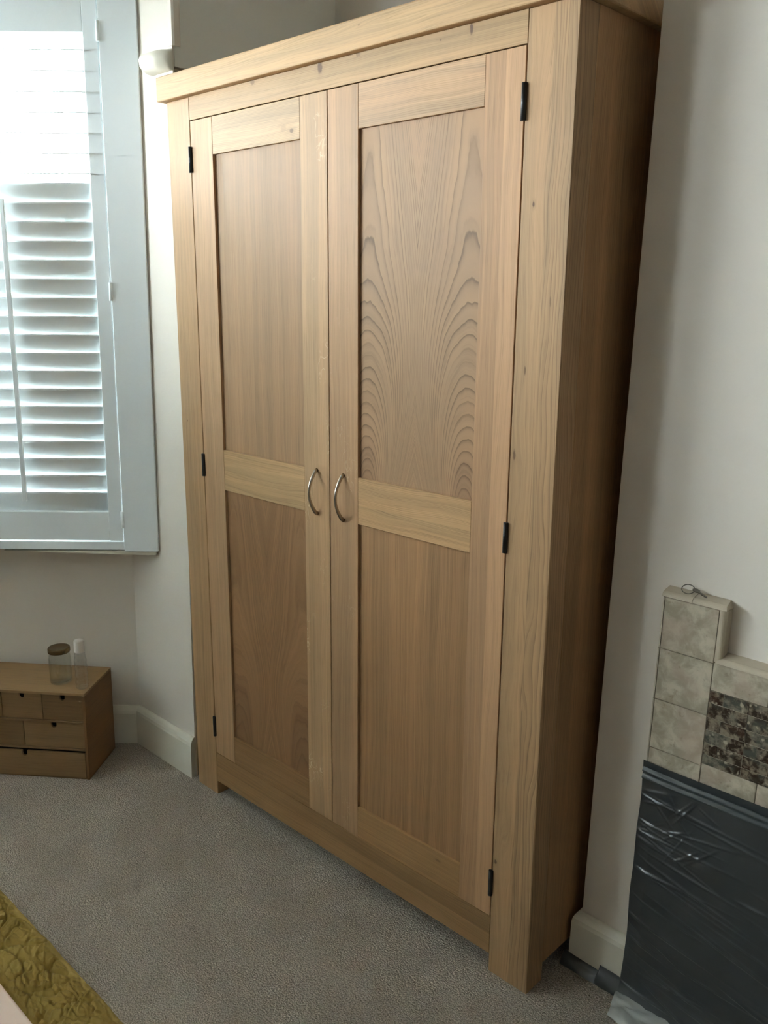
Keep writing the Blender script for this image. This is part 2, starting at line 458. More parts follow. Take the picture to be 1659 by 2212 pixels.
# window board wedge under the shutter frame
F0 = Vector((-0.185, 0.015, 0))
TF = (F0 - CORNER).dot(NV)                            # how far the shutter stands off the window wall
fs = wf(F0, WV, NV)                                   # (along wall, out of frame front, height)
bm = bmesh.new()
prism(bm, [(0.022, 0.7225), (0.022, 0.7095), (0.05, 0.7095), (0.50, 0.7225)], lambda q: fs(Vector((q[0], -0.006, q[1]))), lambda q: fs(Vector((q[0], -TF+0.001, q[1]))))
struct('trim_3', bm, M_white)

# ================================================================== PLANTATION SHUTTER
sh = thing('window_shutter', 'white louvred plantation shutter on the bay window, slats shut below and open above', 'shutter', lean(F0 + WV*0.41 + Vector((0,0,0.7268))))
shl = sh.location.copy()
def sp(c): return fs(c) - shl
def spart(name, boxes, mat=M_shut, parent=None, bev=0.0015):
    bm = bmesh.new()
    for a, b in boxes: box(bm, a, b, bev, 1, f=sp)
    return obj(name, bm, mat, parent or sh)
SW = 0.582                                            # panel from 0.121 to 0.703
P0, P1 = 0.1225, 0.1225 + SW
D = -TF + 0.002
spart('jamb', [((0.013, D, 0.7225), (0.119, 0, 2.42))])
spart('jamb', [((P1+0.002, D, 0.7225), (P1+0.085, 0, 2.42))])
spart('frame_sill', [((0.1195, D, 0.7268), (P1+0.0015, -0.003, 0.7535))])
spart('frame_head', [((0.1195, D, 2.30), (P1+0.0015, -0.003, 2.42))])
ST = 0.0415
py0, py1 = -0.032, -0.004
spart('stile', [((P0, py0, 0.7565), (P0+ST, py1, 2.295))])
spart('stile', [((P1-ST, py0, 0.7565), (P1, py1, 2.295))])
spart('bottom_rail', [((P0+ST+0.0005, py0+0.002, 0.7570), (P1-ST-0.0005, py1-0.001, 0.849))])
spart('top_rail', [((P0+ST+0.0005, py0+0.002, 2.205), (P1-ST-0.0005, py1-0.001, 2.295))])
def louvre_mesh(name, s0, s1):
    bm = bmesh.new(); n = 18; ch, th = 0.0330, 0.0040
    pts = []
    for i in range(n):
        a = 2*math.pi*i/n
        c, s_ = math.cos(a), math.sin(a)
        pts.append((math.copysign(abs(c)**0.8, c)*ch, math.copysign(abs(s_)**1.0, s_)*th))
    return pts
LP = louvre_mesh('louvre', 0, 1)
LP_THIN = [(a, b*0.6) for a, b in LP]
def louvre(zc, ang):
    """ang: 0 = flat, positive = room-side edge up"""
    bm = bmesh.new(); ca, sa = math.cos(ang), math.sin(ang); yc = (py0+py1)/2
    def at(q, s): return sp(Vector((s, yc + q[0]*ca - q[1]*sa, zc + q[0]*sa + q[1]*ca)))
    prism(bm, LP if ang > 1 else LP_THIN, lambda q: at(q, P0+ST+0.0012), lambda q: at(q, P1-ST-0.0012))
    for f in bm.faces: f.smooth = len(f.verts) == 4
    return obj('louvre', bm, M_shut, sh)
PITCH = 0.0533
NL = 18
LOUVRES = [(0.849 + 0.030 + PITCH*i, R(77)) for i in range(NL)]
ztop = 0.849 + 0.030 + PITCH*(NL-1) + 0.045
i = 0
while ztop + 0.012 + PITCH*i < 2.205 - 0.02:
    LOUVRES.append((ztop + 0.012 + PITCH*i, R(4))); i += 1
for zc, ang in LOUVRES: louvre(zc, ang if ang > 1 else R(-9))
def added_far_louvres(win, p0, d, out, s0, s1):               # unseen slats added on the bay's other windows to dim the light low down
    f = wf(p0, d, out)
    bm = bmesh.new()
    for a in (s0-0.06, s1-0.045): box(bm, (a, 0.0, 0.74), (a+0.105, 0.03, 2.36), f=f)
    box(bm, (s0-0.06, 0.0, 0.74), (s1+0.06, 0.03, 0.849), f=f); box(bm, (s0-0.06, 0.0, 2.205), (s1+0.06, 0.03, 2.36), f=f)
    obj('added_shutter_frame', bm, M_shut, win)
    for zc, ang in LOUVRES:
        ang = R(82) if ang > 1 else R(5)
        bm = bmesh.new(); ca, sa = math.cos(ang), math.sin(ang)
        at = lambda q, s: f(Vector((s, 0.035 + q[0]*ca - q[1]*sa, zc + q[0]*sa + q[1]*ca)))
        prism(bm, LP[::3], lambda q: at(q, s0+0.046), lambda q: at(q, s1-0.046))
        obj('louvre', bm, M_shut, win)
added_far_louvres(win2, B1, Vector((0,-1,0)), Vector((1,0,0)), 0.18, 2.22)
added_far_louvres(win3, B2, WV3, N3, 0.12, 0.70)
spart('tilt_rod', [((0.4045, 0.013, 0.888), (0.4185, 0.022, 1.770))], bev=0.002)
for z in (0.800, 1.489, 2.181):
    bm = bmesh.new()
    c0 = sp(Vector((0.1203, 0.001, z))); c1 = sp(Vector((0.1203, 0.001, z+0.052)))
    tube(bm, [c0, c0.lerp(c1, 0.25), c1], 0.0048, 10, up=Vector((1,0,0)))
    obj('hinge', bm, M_shut, sh)

# ================================================================== WARDROBE
X = dict(L0=0.0, L1=0.1012, A=0.1964, B=0.5314, G=0.6237, C=0.7199, D=1.0559, R1=1.148, R0=1.2533)
Z = [0.0, 0.0456, 0.1438, 0.232, 0.9832, 1.0957, 1.853, 1.944, 2.0]
DEP = 0.56
wr = thing('wardrobe', 'large double-door oak wardrobe with framed panels standing in the alcove', 'wardrobe')
def wpart(name, a, b, mat, parent=None, bev=0.0008, seg=1):
    bm = bmesh.new(); box(bm, a, b, bev, seg)
    return obj(name, bm, mat, parent or wr)
# posts
wpart('post', (0, 0, 0), (X['L1'], 0.062, Z[8]), oak('z', (202,170,129), staves=[(0.052, -0.05, 0.3)], knots=[(0.03, 1.16, 0.0015, 0.003, 0.7)]), bev=0.0018)
wpart('post', (X['R1'], 0, 0), (X['R0'], 0.062, Z[8]), oak('z', (200,168,128), staves=[(X['R1']+0.056, -0.05, 0.0)], lmask=(X['R1']+0.050, 0.10), lines=0.42, wob=0.014, spacing=0.0085, knots=[(X['R1']+0.028, 1.672, 0.003, 0.006, 0.9), (X['R1']+0.026, 1.372, 0.003, 0.010, 0.6), (X['R1']+0.010, 1.205, 0.004, 0.014, 0.7), (X['R1']+0.008, 0.29, 0.004, 0.006, 0.8), (X['R1']+0.075, 1.50, 0.002, 0.012, 0.4)]), bev=0.0018)
for x0 in (0.0, X['R0']-0.055):
    wpart('post', (x0, DEP-0.06, 0), (x0+0.055, DEP, Z[8]), oak('z', (190,160,118)))
# side boards, staves glued edge to edge
M_side = oak('z', (194,158,116), staves=[(X['R0']+0.11, 0.06, 0.3), (X['R0']+0.17, -0.08, 0.0), (X['R0']+0.25, 0.05, 0.4), (X['R0']+0.33, -0.06, 0.1), (X['R0']+0.42, 0.06, 0.2)], lines=0.30, wob=0.010, spacing=0.005)
wpart('side_panel', (X['R0']-0.020, 0.0625, Z[1]), (X['R0']-0.0006, DEP-0.0605, Z[8]), M_side)
wpart('side_panel', (0.0006, 0.0625, Z[1]), (0.020, DEP-0.0605, Z[8]), M_side)
wpart('back_panel', (0.056, DEP-0.014, Z[1]), (X['R0']-0.056, DEP-0.004, Z[8]), oak('z', (176,146,106)))
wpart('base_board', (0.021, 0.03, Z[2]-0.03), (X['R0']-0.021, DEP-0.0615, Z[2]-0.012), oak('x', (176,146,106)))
# rails of the carcass
wpart('head_rail', (X['L1']+0.0003, 0, Z[7]), (X['R1']-0.0003, 0.022, Z[8]), oak('x', (196,166,124), lines=0.25, knots=[(1.992, 0.602, 0.018, 0.009, 0.75), (1.990, 1.020, 0.012, 0.005, 0.9), (1.996, 0.365, 0.008, 0.009, 0.5), (1.998, 0.72, 0.008, 0.008, 0.4), (1.985, 0.945, 0.003, 0.003, 0.6)]))
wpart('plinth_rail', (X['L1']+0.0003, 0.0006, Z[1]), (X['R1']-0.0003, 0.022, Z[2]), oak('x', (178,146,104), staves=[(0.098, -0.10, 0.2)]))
# cornice
OV = 0.018
wpart('cornice', (-OV-0.002, -OV, Z[8]+0.0003), (X['R0']+OV, DEP, 2.060), oak('x', (206,176,132), lines=0.24, wob=0.010, spacing=0.0045, staves=[(2.012, 0.06, 0.0), (2.022, -0.06, 0.1)], knots=[(2.045, 0.74, 0.002, 0.003, 0.6)]), bev=0.003, seg=2)

def door(x0, x1, a, b, left):
    zb, zt = Z[2]+0.0012, Z[7]-0.0022
    bm = bmesh.new(); box(bm, (x0+0.004, 0.016, zb+0.004), (x1-0.004, 0.022, zt-0.004))
    dr = obj('door', bm, oak('z', (170,138,98)), wr)
    e = 0.0002
    if left:
        m_o = oak('z', (204,171,132), staves=[(a-0.016, 0.05, -0.1)])
        m_i = oak('z', (206,175,135), flecks=0.5, lines=0.12, staves=[(b+0.012, -0.06, 0.0)])
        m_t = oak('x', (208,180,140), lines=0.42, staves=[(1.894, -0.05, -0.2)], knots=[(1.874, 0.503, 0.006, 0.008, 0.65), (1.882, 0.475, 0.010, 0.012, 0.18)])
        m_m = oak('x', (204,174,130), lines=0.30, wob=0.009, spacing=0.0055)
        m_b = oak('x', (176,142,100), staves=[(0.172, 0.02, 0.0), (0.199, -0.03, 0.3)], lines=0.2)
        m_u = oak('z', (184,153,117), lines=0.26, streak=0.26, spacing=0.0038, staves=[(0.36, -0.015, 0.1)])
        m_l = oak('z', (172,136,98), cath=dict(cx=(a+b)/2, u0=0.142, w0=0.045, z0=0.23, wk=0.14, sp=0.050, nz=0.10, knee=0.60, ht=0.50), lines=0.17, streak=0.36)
    else:
        m_o = oak('z', (198,162,124), staves=[(1.103, 0.20, -0.6)], lines=0.16)
        m_i = oak('z', (198,164,126), flecks=0.2, lines=0.12)
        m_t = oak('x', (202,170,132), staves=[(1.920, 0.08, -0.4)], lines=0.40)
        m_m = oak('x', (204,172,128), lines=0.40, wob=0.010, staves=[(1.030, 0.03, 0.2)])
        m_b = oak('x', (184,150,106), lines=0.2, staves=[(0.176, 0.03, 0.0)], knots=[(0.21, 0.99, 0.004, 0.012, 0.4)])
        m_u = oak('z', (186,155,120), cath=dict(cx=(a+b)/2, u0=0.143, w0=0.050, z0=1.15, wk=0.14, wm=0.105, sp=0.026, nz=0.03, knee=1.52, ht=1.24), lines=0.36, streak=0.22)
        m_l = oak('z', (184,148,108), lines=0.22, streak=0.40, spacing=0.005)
    d0 = 0.0160
    def sub(n, p, q, m_, bev=0.0007): return wpart(n, p, q, m_, dr, bev)
    xo = (x0, a) if left else (b, x1)
    xi = (b, x1) if left else (x0, a)
    sub('stile', (xo[0], 0, zb), (xo[1]-e if left else xo[1], d0, zt), m_o)
    sub('stile', (xi[0], 0, zb), (xi[1], d0, zt), m_i)
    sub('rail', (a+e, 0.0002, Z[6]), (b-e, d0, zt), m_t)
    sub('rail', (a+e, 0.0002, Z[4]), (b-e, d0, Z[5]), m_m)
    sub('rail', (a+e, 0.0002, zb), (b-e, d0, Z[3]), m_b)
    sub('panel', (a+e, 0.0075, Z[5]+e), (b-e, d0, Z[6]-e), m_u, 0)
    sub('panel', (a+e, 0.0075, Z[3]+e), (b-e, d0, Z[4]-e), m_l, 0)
    hx = x0-0.0008 if left else x1+0.0008
    for z in (0.2015, 1.0035 if not left else 1.0105, 1.8165):
        bm = bmesh.new()
        tube(bm, [(hx, -0.0022, z), (hx, -0.0022, z+0.0635)], 0.0052, 12, up=Vector((1,0,0)))
        obj('hinge', bm, M_black, dr)['label'] = 'black iron butt hinge'
    # bow handle
    xh = 0.5790 if left else 0.6725
    bm = bmesh.new()
    pts, rad = [], []
    n = 22
    for i in range(n+1):
        t = i/n; z = 0.9835 + t*0.113; s_ = math.sin(math.pi*t)
        pts.append((xh, -0.002 - 0.026*s_**0.85, z)); rad.append(0.0052 - 0.0014*s_)
    pts[0] = (xh, 0.0, 0.9845); pts[-1] = (xh, 0.0, 1.0955)
    tube(bm, pts, rad, 12, flat=0.72, up=Vector((1,0,0)))
    obj('handle', bm, M_nickel, dr)['label'] = 'bowed brushed metal handle'
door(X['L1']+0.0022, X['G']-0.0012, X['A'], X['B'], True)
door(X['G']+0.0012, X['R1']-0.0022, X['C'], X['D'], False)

# ================================================================== MINI CHEST OF DRAWERS
M_ply = oak('x', (164,138,102), lines=0.12, streak=0.14, name='birch_ply', rough=0.5)
M_ply2 = oak('x', (152,126,92), lines=0.12, streak=0.14, name='birch_ply', rough=0.5)
M_plyv = oak('y', (150,118,82), lines=0.10, streak=0.14, name='birch_ply', rough=0.5)
M_dark = plain('drawer_shade', (24, 18, 13), 0.9, 0.1)  # near-black: the shade inside the drawers put into the colour
CW, CDp, CH = 0.42, 0.205, 0.2985
ca = R(38.0)
# local frame: x to the right along the front, -y out of the front; origin at the base centre
ex = Vector((math.cos(ca), math.sin(ca), 0)); ey = Vector((-math.sin(ca), math.cos(ca), 0))
BRc = Vector((-0.2571, -0.2381, 0))
ch = thing('mini_chest_of_drawers', 'small plywood chest of six drawers with finger notches on the floor under the window', 'drawers', BRc - ex*(CW/2) + ey*(CDp/2), ca)
lx = LEAN.dot(ex); ly = LEAN.dot(ey)
def cf(c): return Vector((c[0] + lx*c[2], c[1] + ly*c[2], c[2]))
def cpart(name, boxes, mat, parent=None, bev=0.0008):
    bm = bmesh.new()
    for a, b in boxes: box(bm, a, b, bev, 1, f=cf)
    return obj(name, bm, mat, parent or ch)
hx, hy = CW/2, CDp/2
T = 0.009
cpart('top_board', [((-hx, -hy, CH-T), (hx, hy, CH))], oak('x', (180,152,112), lines=0.12, streak=0.14, name='birch_ply', rough=0.5))
cpart('side_board', [((hx-T, -hy, 0), (hx, hy, CH-T-0.0002))], M_plyv)
cpart('side_board', [((-hx, -hy, 0), (-hx+T, hy, CH-T-0.0002))], M_plyv)
cpart('bottom_board', [((-hx+T, -hy+0.002, 0.0), (hx-T, hy, 0.006))], M_ply2)
cpart('back_board', [((-hx+T, hy-0.006, 0.006), (hx-T, hy, CH-T))], M_ply2)
for z in (0.0995, 0.1945):
    cpart('shelf_board', [((-hx+T+0.0002, -hy, z), (hx-T-0.0002, hy-0.007, z+0.0065))], M_ply2)
def drawer(x0, x1, z0, z1, out=0.0, tone=None):
    bm = bmesh.new(); c = (x0+x1)/2; g = 0.0013
    x0 += g; x1 -= g; z0 += g; z1 -= g*1.4
    r = 0.0085; dp = 0.018
    pts = [(x0, z0), (x1, z0), (x1, z1), (c+r, z1)]
    for i in range(9):
        a = math.pi*i/8
        pts.append((c + r*math.cos(a), z1 - (dp-r) - r*math.sin(a)))
    pts += [(c-r, z1), (x0, z1)]
    y0 = -hy + 0.0055 - out
    prism(bm, pts, lambda p: cf((p[0], y0, p[1])), lambda p: cf((p[0], y0+0.007, p[1])))
    d = obj('drawer', bm, tone or M_ply, ch)
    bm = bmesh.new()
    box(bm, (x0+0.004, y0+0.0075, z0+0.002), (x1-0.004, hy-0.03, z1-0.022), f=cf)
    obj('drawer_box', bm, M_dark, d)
ix0, ix1 = -hx+T, hx-T
w3 = (ix1-ix0)/3; w2 = (ix1-ix0)/2
for i in range(3): drawer(ix0+i*w3, ix0+(i+1)*w3, 0.201, CH-T, out=0.0, tone=(M_ply2, M_ply, M_ply2)[i])
for i in range(2): drawer(ix0+i*w2, ix0+(i+1)*w2, 0.106, 0.1945, tone=(M_ply2, M_ply)[i])
drawer(ix0, ix1, 0.006, 0.0945, out=0.0075)

def ctop(e, nn):                                      # point on the chest top: e left of front-right corner, nn back from the front
    return BRc - ex*e + ey*nn + LEAN*CH + Vector((0, 0, CH))
# jar
jp = ctop(0.112, 0.081)
j = thing('glass_jar', 'empty clear glass jar with a gold-brown metal lid on the mini chest', 'jar', jp)
bm = bmesh.new()
lathe(bm, [(0.001,0.0005),(0.030,0.0005),(0.0335,0.003),(0.0345,0.008),(0.0345,0.083),(0.033,0.091),(0.0315,0.096),(0.0315,0.110),
           (0.0295,0.110),(0.0295,0.095),(0.031,0.090),(0.0322,0.083),(0.0322,0.010),(0.029,0.006),(0.001,0.005)], n=40, close=True)
obj('jar_body', bm, M_jar, j)
bm = bmesh.new()
lathe(bm, [(0.001,0.1165),(0.028,0.1165),(0.0325,0.1175),(0.0342,0.115),(0.0345,0.104),(0.0335,0.1025),(0.0325,0.1035),(0.0325,0.113),(0.001,0.1135)], n=40)
obj('jar_lid', bm, plain('gold_brown_tin', (112,92,60), 0.25, 0.5, metal=0.85, bst=0.02), j)
# bottle
bp = ctop(0.025, 0.043)
b_ = thing('plastic_bottle', 'slim clear plastic bottle with a white cap on the mini chest beside the jar', 'bottle', bp)
bm = bmesh.new()
prof = [(0.001,0.001),(0.015,0.0005),(0.0185,0.004),(0.019,0.010)]
for i in range(22):
    z = 0.014 + i*0.0046
    prof.append((0.0185 + 0.0011*math.sin(i*1.15) - (0.0015 if i > 17 else 0), z))
prof += [(0.015,0.119),(0.0125,0.124),(0.0125,0.130)]
lathe(bm, prof, n=28)
obj('bottle_body', bm, M_pet, b_)
bm = bmesh.new()
lathe(bm, [(0.001,0.122),(0.0155,0.1222),(0.0158,0.126),(0.0155,0.158),(0.0145,0.1605),(0.001,0.161)], n=28)
obj('bottle_cap', bm, plain('white_plastic', (226,216,208), 0.4, 0.5), b_)

# ================================================================== TILED FIRE SURROUND
def mk_tile(name, seed, dark=0.0):
    k = NT(name)
    v = k.vec(k.mt('ADD', k.x, seed*1.7), k.y, k.mt('ADD', k.z, seed*0.9))
    n1 = k.noise(v, 34.0, 5, 0.62, 0.4); n2 = k.noise(v, 60.0, 3, 0.6); n3 = k.noise(v, 14.0, 2)
    col = k.mix(k.ss(n1, 0.34, 0.66), srgb(154,145,126), srgb(190,178,158))
    col = k.mix(k.mt('MULTIPLY', k.ss(n3, 0.45, 0.62), 0.5), col, srgb(172,152,136))
    col = k.mix(k.mt('MULTIPLY', k.ss(n2, 0.62, 0.72), 0.45), col, srgb(122,110,92))
    return k.fin(col, 0.22, 0.5)
M_tile = [mk_tile('mottled_tile', i) for i in range(4)]
M_cap = plain('cream_tile_edge', (186,174,154), 0.22, 0.5, mott=0.08, msc=30, bst=0)
def mk_mosaic(seed):
    k = NT('mosaic_print')
    v = k.vec(k.mt('ADD', k.x, seed*0.53), k.y, k.mt('ADD', k.z, seed*0.37))
    n = k.noise(v, 62.0, 4, 0.62, 0.3); n2 = k.noise(v, 24.0, 2); n3 = k.noise(v, 80.0, 1, 0.5, 0.2)
    col = k.mix(k.ss(n, 0.40, 0.62), srgb(52,40,32), srgb(128,116,98))
    col = k.mix(k.mt('MULTIPLY', k.ss(n2, 0.50, 0.66), 0.4), col, srgb(96,102,92))
    col = k.mix(k.mt('MULTIPLY', k.ss(n2, 0.44, 0.34), 0.35), col, srgb(82,52,40))
    col = k.mix(k.mt('MULTIPLY', k.ss(n3, 0.62, 0.74), 0.65), col, srgb(186,174,152))
    return k.fin(col, 0.24, 0.5)
M_mos = [mk_mosaic(i) for i in range(5)]
M_grout = plain('grout', (104, 90, 70), 0.9, 0.1, mott=0.15, msc=60)
YT = 0.142
fsr = thing('fire_surround', 'low stepped fireplace surround of mottled beige tiles on the chimney breast', 'fireplace', (1.815, YC, 0))
fo = fsr.location.copy()
def tf(c): return lean(c) - fo
PX0, PX1 = 1.4132, 1.5225
RX0, RX1 = 2*1.815-PX1, 2*1.815-PX0
bm = bmesh.new()                                      # core behind the tiles: piers and lintel
for a, b in (((PX0-0.002, YT+0.0075, 0.003), (PX1+0.006, YC-0.0006, 0.938)), ((RX0-0.006, YT+0.0075, 0.003), (RX1+0.002, YC-0.0006, 0.938)), ((PX1+0.006, YT+0.0075, 0.46), (RX0-0.006, YC-0.0006, 0.834))):
    box(bm, a, b, f=tf)
obj('core', bm, M_grout, fsr)
def tile(x0, x1, z0, z1, mat, y0=YT, name='tile', bev=0.0008, th=0.007):
    bm = bmesh.new(); g = 0.0006
    box(bm, (x0+g, y0, z0+g), (x1-g, y0+th, z1-g), bev, 1, f=tf)
    return obj(name, bm, mat, fsr)
rows = [0.9400, 0.8330, 0.7245, 0.6170, 0.5090, 0.4010, 0.2930, 0.1850, 0.0770, 0.004]
for i in range(len(rows)-1):
    tile(PX0, PX1, rows[i+1], rows[i], M_tile[i % 4])
    tile(RX0, RX1, rows[i+1], rows[i], M_tile[(i+2) % 4])
    # rounded edging up the outer side of the pier
    for xs, sg in ((PX0, -1), (RX1, 1)):
        bm = bmesh.new()
        pts = [(0, 0), (0.003, 0.0012), (0.0048, 0.005), (0.005, YC-YT-0.0006), (0, YC-YT-0.0006)]
        prism(bm, pts, lambda p: tf((xs+sg*(p[0]+0.0005), YT+p[1], rows[i+1]+0.0008)), lambda p: tf((xs+sg*(p[0]+0.0005), YT+p[1], rows[i]-0.0008)))
        obj('edging', bm, M_cap, fsr)
def bullnose(x0, x1, zf, zb, side=None):
    """capping: front lip curving up and back to the wall, between x0 and x1"""
    prof = []
    for i in range(7):
        a = math.pi/2*i/6
        prof.append((YT-0.002 + 0.010*(1-math.cos(a)), zf + 0.010*math.sin(a)))
    prof += [(YC-0.0006, zb), (YC-0.0006, zf), (YT-0.002, zf)]
    bm = bmesh.new()
    cut = [0.0]*len(prof)
    def end1(q):
        if side is None: return tf((x1-0.0005, q[0], q[1]))
        h = (q[1]-zf)/max(zb-zf, 1e-6)
        return tf((x1 - side*max(0, h)**2.0*1.0, q[0], q[1]))
    prism(bm, prof, lambda q: tf((x0+0.0005, q[0], q[1])), end1)
    return obj('capping_tile', bm, M_cap, fsr)
bullnose(PX0-0.006, 1.4690, 0.9415, 0.9555)
bullnose(1.4690, PX1+0.0140, 0.9415, 0.9555, side=0.006)
bullnose(RX0-0.014, 2*1.815-1.469, 0.9415, 0.9555)
bullnose(2*1.815-1.469, RX1+0.006, 0.9415, 0.9555)
# rounded returns of the piers above the step
for xs, sg in ((PX1, 1), (RX0, -1)):
    bm = bmesh.new()
    pts = [(0, 0)] + [(0.004+0.009*math.sin(math.pi/2*i/6), 0.009*(1-math.cos(math.pi/2*i/6))) for i in range(7)] + [(0.013, YC-YT-0.0006), (0.0065, YC-YT-0.0006), (0.0065, 0.0075), (0, 0.0075)]
    prism(bm, pts, lambda p: tf((xs+sg*(p[0]+0.0008), YT+p[1], 0.8375)), lambda p: tf((xs+sg*(p[0]+0.0008), YT+p[1], 0.9405)))
    obj('pier_return', bm, M_cap, fsr)
xb = PX1 + 0.0035
while xb < RX0 - 0.01:                                # step shelf
    bullnose(xb, min(xb+0.108*1.35, RX0-0.0035), 0.8355, 0.8510); xb += 0.108*1.35
xb = PX1; i = 0
while xb < RX0 - 0.01:
    x2 = min(xb+0.1083, RX0)
    tile(xb, x2, 0.7785, 0.8350, M_tile[(i+1) % 4])
    tile(xb, x2, 0.5090, 0.6230, M_tile[(i+3) % 4])
    xb = x2; i += 1
# band of little brick-shaped mosaic pieces
zr = [0.7780, 0.7530, 0.7225, 0.6960, 0.6690, 0.6440, 0.6230]
bm = bmesh.new(); box(bm, (PX1+0.0008, YT+0.0007, 0.6238), (RX0-0.0008, YT+0.0074, 0.7777), f=tf)
obj('mosaic_grout', bm, plain('pale_grout', (150,140,122), 0.8, 0.2), fsr)
k_ = 0
for r_ in range(len(zr)-1):
    x = PX1; first = 0.0275 if r_ % 2 == 0 else 0.0275+0.048
    x2 = x + first
    while x < RX0 - 0.004:
        x2 = min(x2, RX0)
        bm = bmesh.new(); g = 0.0005
        box(bm, (x+g, YT-0.0003*(k_ % 3), zr[r_+1]+g), (x2-g, YT+0.0007, zr[r_]-g), 0.0003, 1, f=tf)
        obj('mosaic_piece', bm, M_mos[(k_*3 + r_*2) % 5], fsr); k_ += 1
        x = x2; x2 = x + 0.048*(1 if (k_ + r_) % 3 else 2)

# key ring on top of the pier
M_steel = plain('worn_steel', (120,114,104), 0.3, 0.5, metal=1.0, bst=0.03)
kz = 0.9545
kr = thing('key_on_ring', 'small metal key on a split ring lying on top of the tiled pier', 'key', (1.4625, 0.168, kz))
bm = bmesh.new()
ax1 = Vector((0.75, 0.55, 0.10)).normalized(); ax2 = (Vector((-0.45, 0.62, 0.42))).normalized()
ctr = Vector((0.0, -0.004, 0.0078))
tube(bm, [ctr + ax1*(0.0120*math.cos(t*2*math.pi/28)) + ax2*(0.0120*math.sin(t*2*math.pi/28)) for t in range(29)], 0.00095, 8, cap=False)
obj('ring', bm, M_steel, kr)
bm = bmesh.new()
d = Vector((0.92, -0.40, 0)).normalized(); s_ = Vector((0.40, 0.92, 0)).normalized()
p = Vector((0.0090, 0.001, 0.0018))
outl = [(0,0.003),(0.003,0.0062),(0.011,0.0062),(0.014,0.003),(0.016,0.0024),(0.034,0.0024),(0.036,0.0)] + [(0.034,-0.0024),(0.032,-0.0012),(0.030,-0.0026),(0.027,-0.0010),(0.024,-0.0026),(0.020,-0.0012),(0.016,-0.0024),(0.014,-0.003),(0.011,-0.0062),(0.003,-0.0062),(0,-0.003)]
prism(bm, outl, lambda q: p + d*q[0] + s_*q[1] + Vector((0,0,0.006*(1-q[0]/0.036))), lambda q: p + d*q[0] + s_*q[1] + Vector((0,0,0.0022+0.006*(1-q[0]/0.036))))
obj('key', bm, M_steel, kr)

# ================================================================== PLASTIC SHEET over the fireplace opening
def mk_plastic(name, rgb, rough):
    k = NT(name)
    n = k.noise(k.co, 9.0, 2)
    c = srgb(*rgb)
    col = k.mix(n, tuple(q*0.8 for q in c[:3])+(1,), tuple(q*1.2 for q in c[:3])+(1,))
    k.bump(k.noise(k.vec(k.mt('MULTIPLY', k.x, 14.0), k.y, k.mt('MULTIPLY', k.z, 40.0)), 1.0, 2, 0.5), 0.10, 0.004)
    return k.fin(col, rough, 0.85)
M_plas = mk_plastic('grey_polythene', (50,54,56), 0.30)
M_tape = mk_plastic('shiny_tape', (62,68,70), 0.28)
M_silver = plain('silver_tape', (186,190,188), 0.24, 0.7, metal=0.35, bst=0.05)
pl = thing('plastic_sheet', 'dark grey plastic sheet taped over the fireplace opening down to the carpet', 'sheet', (1.815, 0.13, 0))
po = pl.location.copy()
SX0, SX1 = 1.4060, 2.2230
rnd = random.Random(11)
folds = []
for i in range(46):
    folds.append((SX0 + abs(rnd.gauss(0, 0.16)) + 0.01, rnd.uniform(0.03, 0.52), rnd.uniform(0.02, 0.13), rnd.uniform(0.0016, 0.0030), rnd.uniform(0.0016, 0.0034), rnd.gauss(-0.16, 0.12)))
for i in range(18):
    folds.append((rnd.uniform(SX0, SX0+0.16), rnd.uniform(0.40, 0.54), rnd.uniform(0.008, 0.03), rnd.uniform(0.0015, 0.003), rnd.uniform(0.001, 0.0025), rnd.gauss(0.1, 0.7)))
def fold_h(x, z):
    h = 0.0
    for fx, fz, ln_, wd, am, sl in folds:
        dx = x-fx
        if abs(dx) > ln_*2.2: continue
        dz = z - fz - sl*dx
        if abs(dz) > wd*4: continue
        h += am*math.exp(-(dx/ln_)**2)*math.exp(-(dz/wd)**2)
    return h
def sheet(u, v):
    x = SX0 + u*u*(SX1-SX0)*0.55 + u*(SX1-SX0)*0.45; z = 0.002 + v*0.583
    edge = 0.004*noise.noise(Vector((z*9, 2.0, 0)))*(1-u)
    bulge = 0.006*math.sin(math.pi*min(1, v*1.02))*min(1, u*12)
    y = YT - 0.0025 - bulge - fold_h(x, z)*min(1, u*30+0.15) - 0.0045*(0.5+0.5*noise.noise(Vector((x*3, z*4, 5))))*min(1, u*10)
    y -= max(0, 0.10-z)*0.09
    return lean((x+edge - max(0, 0.05-z)*0.05, y, z)) - po
bm = bmesh.new(); grid(bm, 260, 300, sheet)
o = obj('sheet', bm, M_plas, pl)
bm = bmesh.new()                                      # tape along the top
def tapef(u, v):
    x = SX0 + 0.004 + u*(SX1-SX0-0.006); z = 0.5495 + v*0.026
    r_ = 0.0020*math.sin(v*math.pi*(3.5+u) + 1.5*noise.noise(Vector((x*6, 0, 0)))) + 0.0015*noise.noise(Vector((x*14, z*160, 0)))
    return lean((x, YT - 0.0125 - r_, z - 0.01*u + 0.002*noise.noise(Vector((x*7, 3, 0))))) - po
grid(bm, 200, 28, tapef)
obj('edge_tape', bm, M_tape, pl)
bm = bmesh.new()                                      # flap taped to the skirting and the carpet beside it
def flap(u, v):
    x = 1.2560 + u*0.150
    top = 0.030 + 0.016*(1 if u > 0.60 else 0) - 0.004*u
    yb = 0.131; yt = YC - 0.0222
    y = yb + (yt-yb)*v; z = 0.003 + (top-0.003)*v**0.8
    y -= 0.0015*noise.noise(Vector((x*30, z*80, 1)))
    return lean((x, y, z + 0.001*noise.noise(Vector((x*45, v*4, 7))))) - po
grid(bm, 60, 12, flap)
obj('skirting_flap', bm, M_plas, pl)
bm = bmesh.new()                                      # crumpled shiny tape holding the foot of the sheet
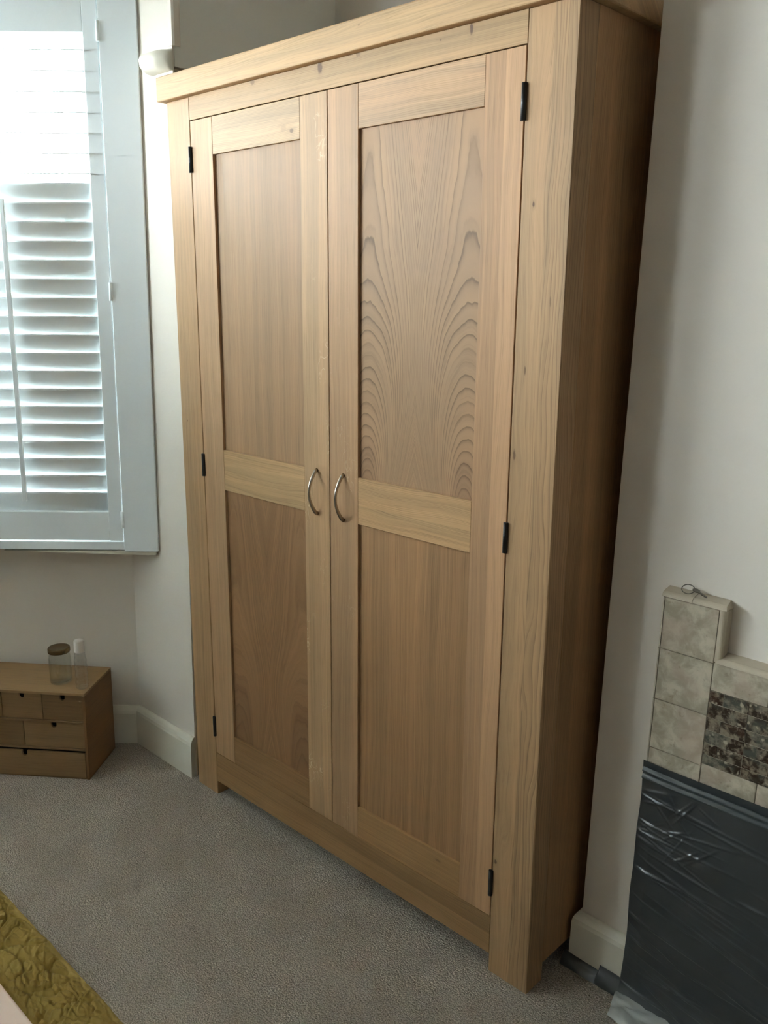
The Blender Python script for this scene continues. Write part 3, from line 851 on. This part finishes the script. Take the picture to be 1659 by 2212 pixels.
def foot(u, v):
    x = 1.4000 + u*0.82 + 0.014*v; 
    y = 0.132 - v*0.062 + 0.010*noise.noise(Vector((u*18, v*2, 0)))*v
    q = u*34 + v*5
    z = 0.0035 + (1-v)*0.016 + 0.0045*abs(math.sin(q + 2*noise.noise(Vector((u*20, v*3, 1))))) + 0.002*noise.noise(Vector((u*60, v*9, 2)))
    return lean((x, y, z)) - po
grid(bm, 150, 18, foot)
o = obj('foot_tape', bm, M_silver, pl); o['label'] = 'shiny silver crumpled tape'

# ================================================================== MUSTARD CLOTH and pale board, bottom left
def mk_cloth():
    k = NT('mustard_cloth')
    n = k.noise(k.co, 24.0, 4, 0.6); n2 = k.noise(k.co, 500.0, 1)
    col = k.mix(n, srgb(124,102,48), srgb(170,144,76))
    hem = k.ss(k.y, -0.018, -0.010)
    col = k.mix(k.mt('MULTIPLY', hem, 0.5), col, srgb(176,150,88))
    k.bump(n2, 0.2, 0.001)
    return k.fin(col, 0.8, 0.25)
M_cloth = mk_cloth()
cr = random.Random(5)
creases = [(cr.uniform(-0.35, 0.55), cr.uniform(-0.40, -0.02), cr.uniform(0.03, 0.12), cr.uniform(0.0018, 0.0042), cr.uniform(0.006, 0.013), cr.gauss(-0.4, 0.7)) for _ in range(170)]
def cloth(u, v):
    x = -0.42 + u*0.94; y = -v*0.30
    h = 0.0
    for fx, fy, ln_, wd, am, sl in creases:
        dx = x-fx
        if abs(dx) > ln_*2: continue
        dy = y - fy - sl*dx
        if abs(dy) > wd*4: continue
        h += am*math.exp(-(dx/ln_)**2)*math.exp(-(dy/wd)**2)*(1 if fx*7 % 1 > 0.4 else -0.7)
    h = 0.35*h + 0.007*noise.noise(Vector((x*8, y*13, 0)))
    for fx_, fy_, w_, dp_, sd in ((10, 17, 0.075, 0.0120, 2.0), (17, 30, 0.085, 0.0080, 8.0), (36, 50, 0.11, 0.0038, 5.0)):
        n_ = noise.noise(Vector((x*fx_ + y*fx_*0.7 + 0.8*noise.noise(Vector((x*7, y*7, sd))), y*fy_ - x*fy_*0.35, sd)))
        h -= dp_*max(0.0, 1-abs(n_)/w_)*(0.4+0.6*min(1, max(0, 0.5+1.6*noise.noise(Vector((x*6, y*6, sd+4))))))
    e = min(1, v*9)
    yy = y + 0.004*noise.noise(Vector((x*12, 0, 3)))*(1-e)
    hh = 0.003 + max(0.001, (0.018 + h)*(0.25+0.75*e))
    if y < -0.13: hh = min(hh, 0.016)
    return Vector((x, yy, hh))
bm = bmesh.new(); grid(bm, 440, 150, cloth)
c_ = obj('crumpled_cloth', bm, M_cloth)
c_.location = (0.30, -0.665, 0)
tag(c_, 'crumpled mustard-yellow cloth spread on the carpet at the bottom left corner', 'cloth')
bm = bmesh.new()
box(bm, (-0.62, -0.13, 0.0), (0.12, 0.0, 0.032), 0.006, 3)
pb = obj('pale_board', bm, plain('pale_pink_board', (244,216,200), 0.5, 0.4, mott=0.02))
pb.location = (0.60, -0.816, 0.0185)
tag(pb, 'smooth pale pinkish board lying over the mustard cloth in the bottom left corner', 'board')
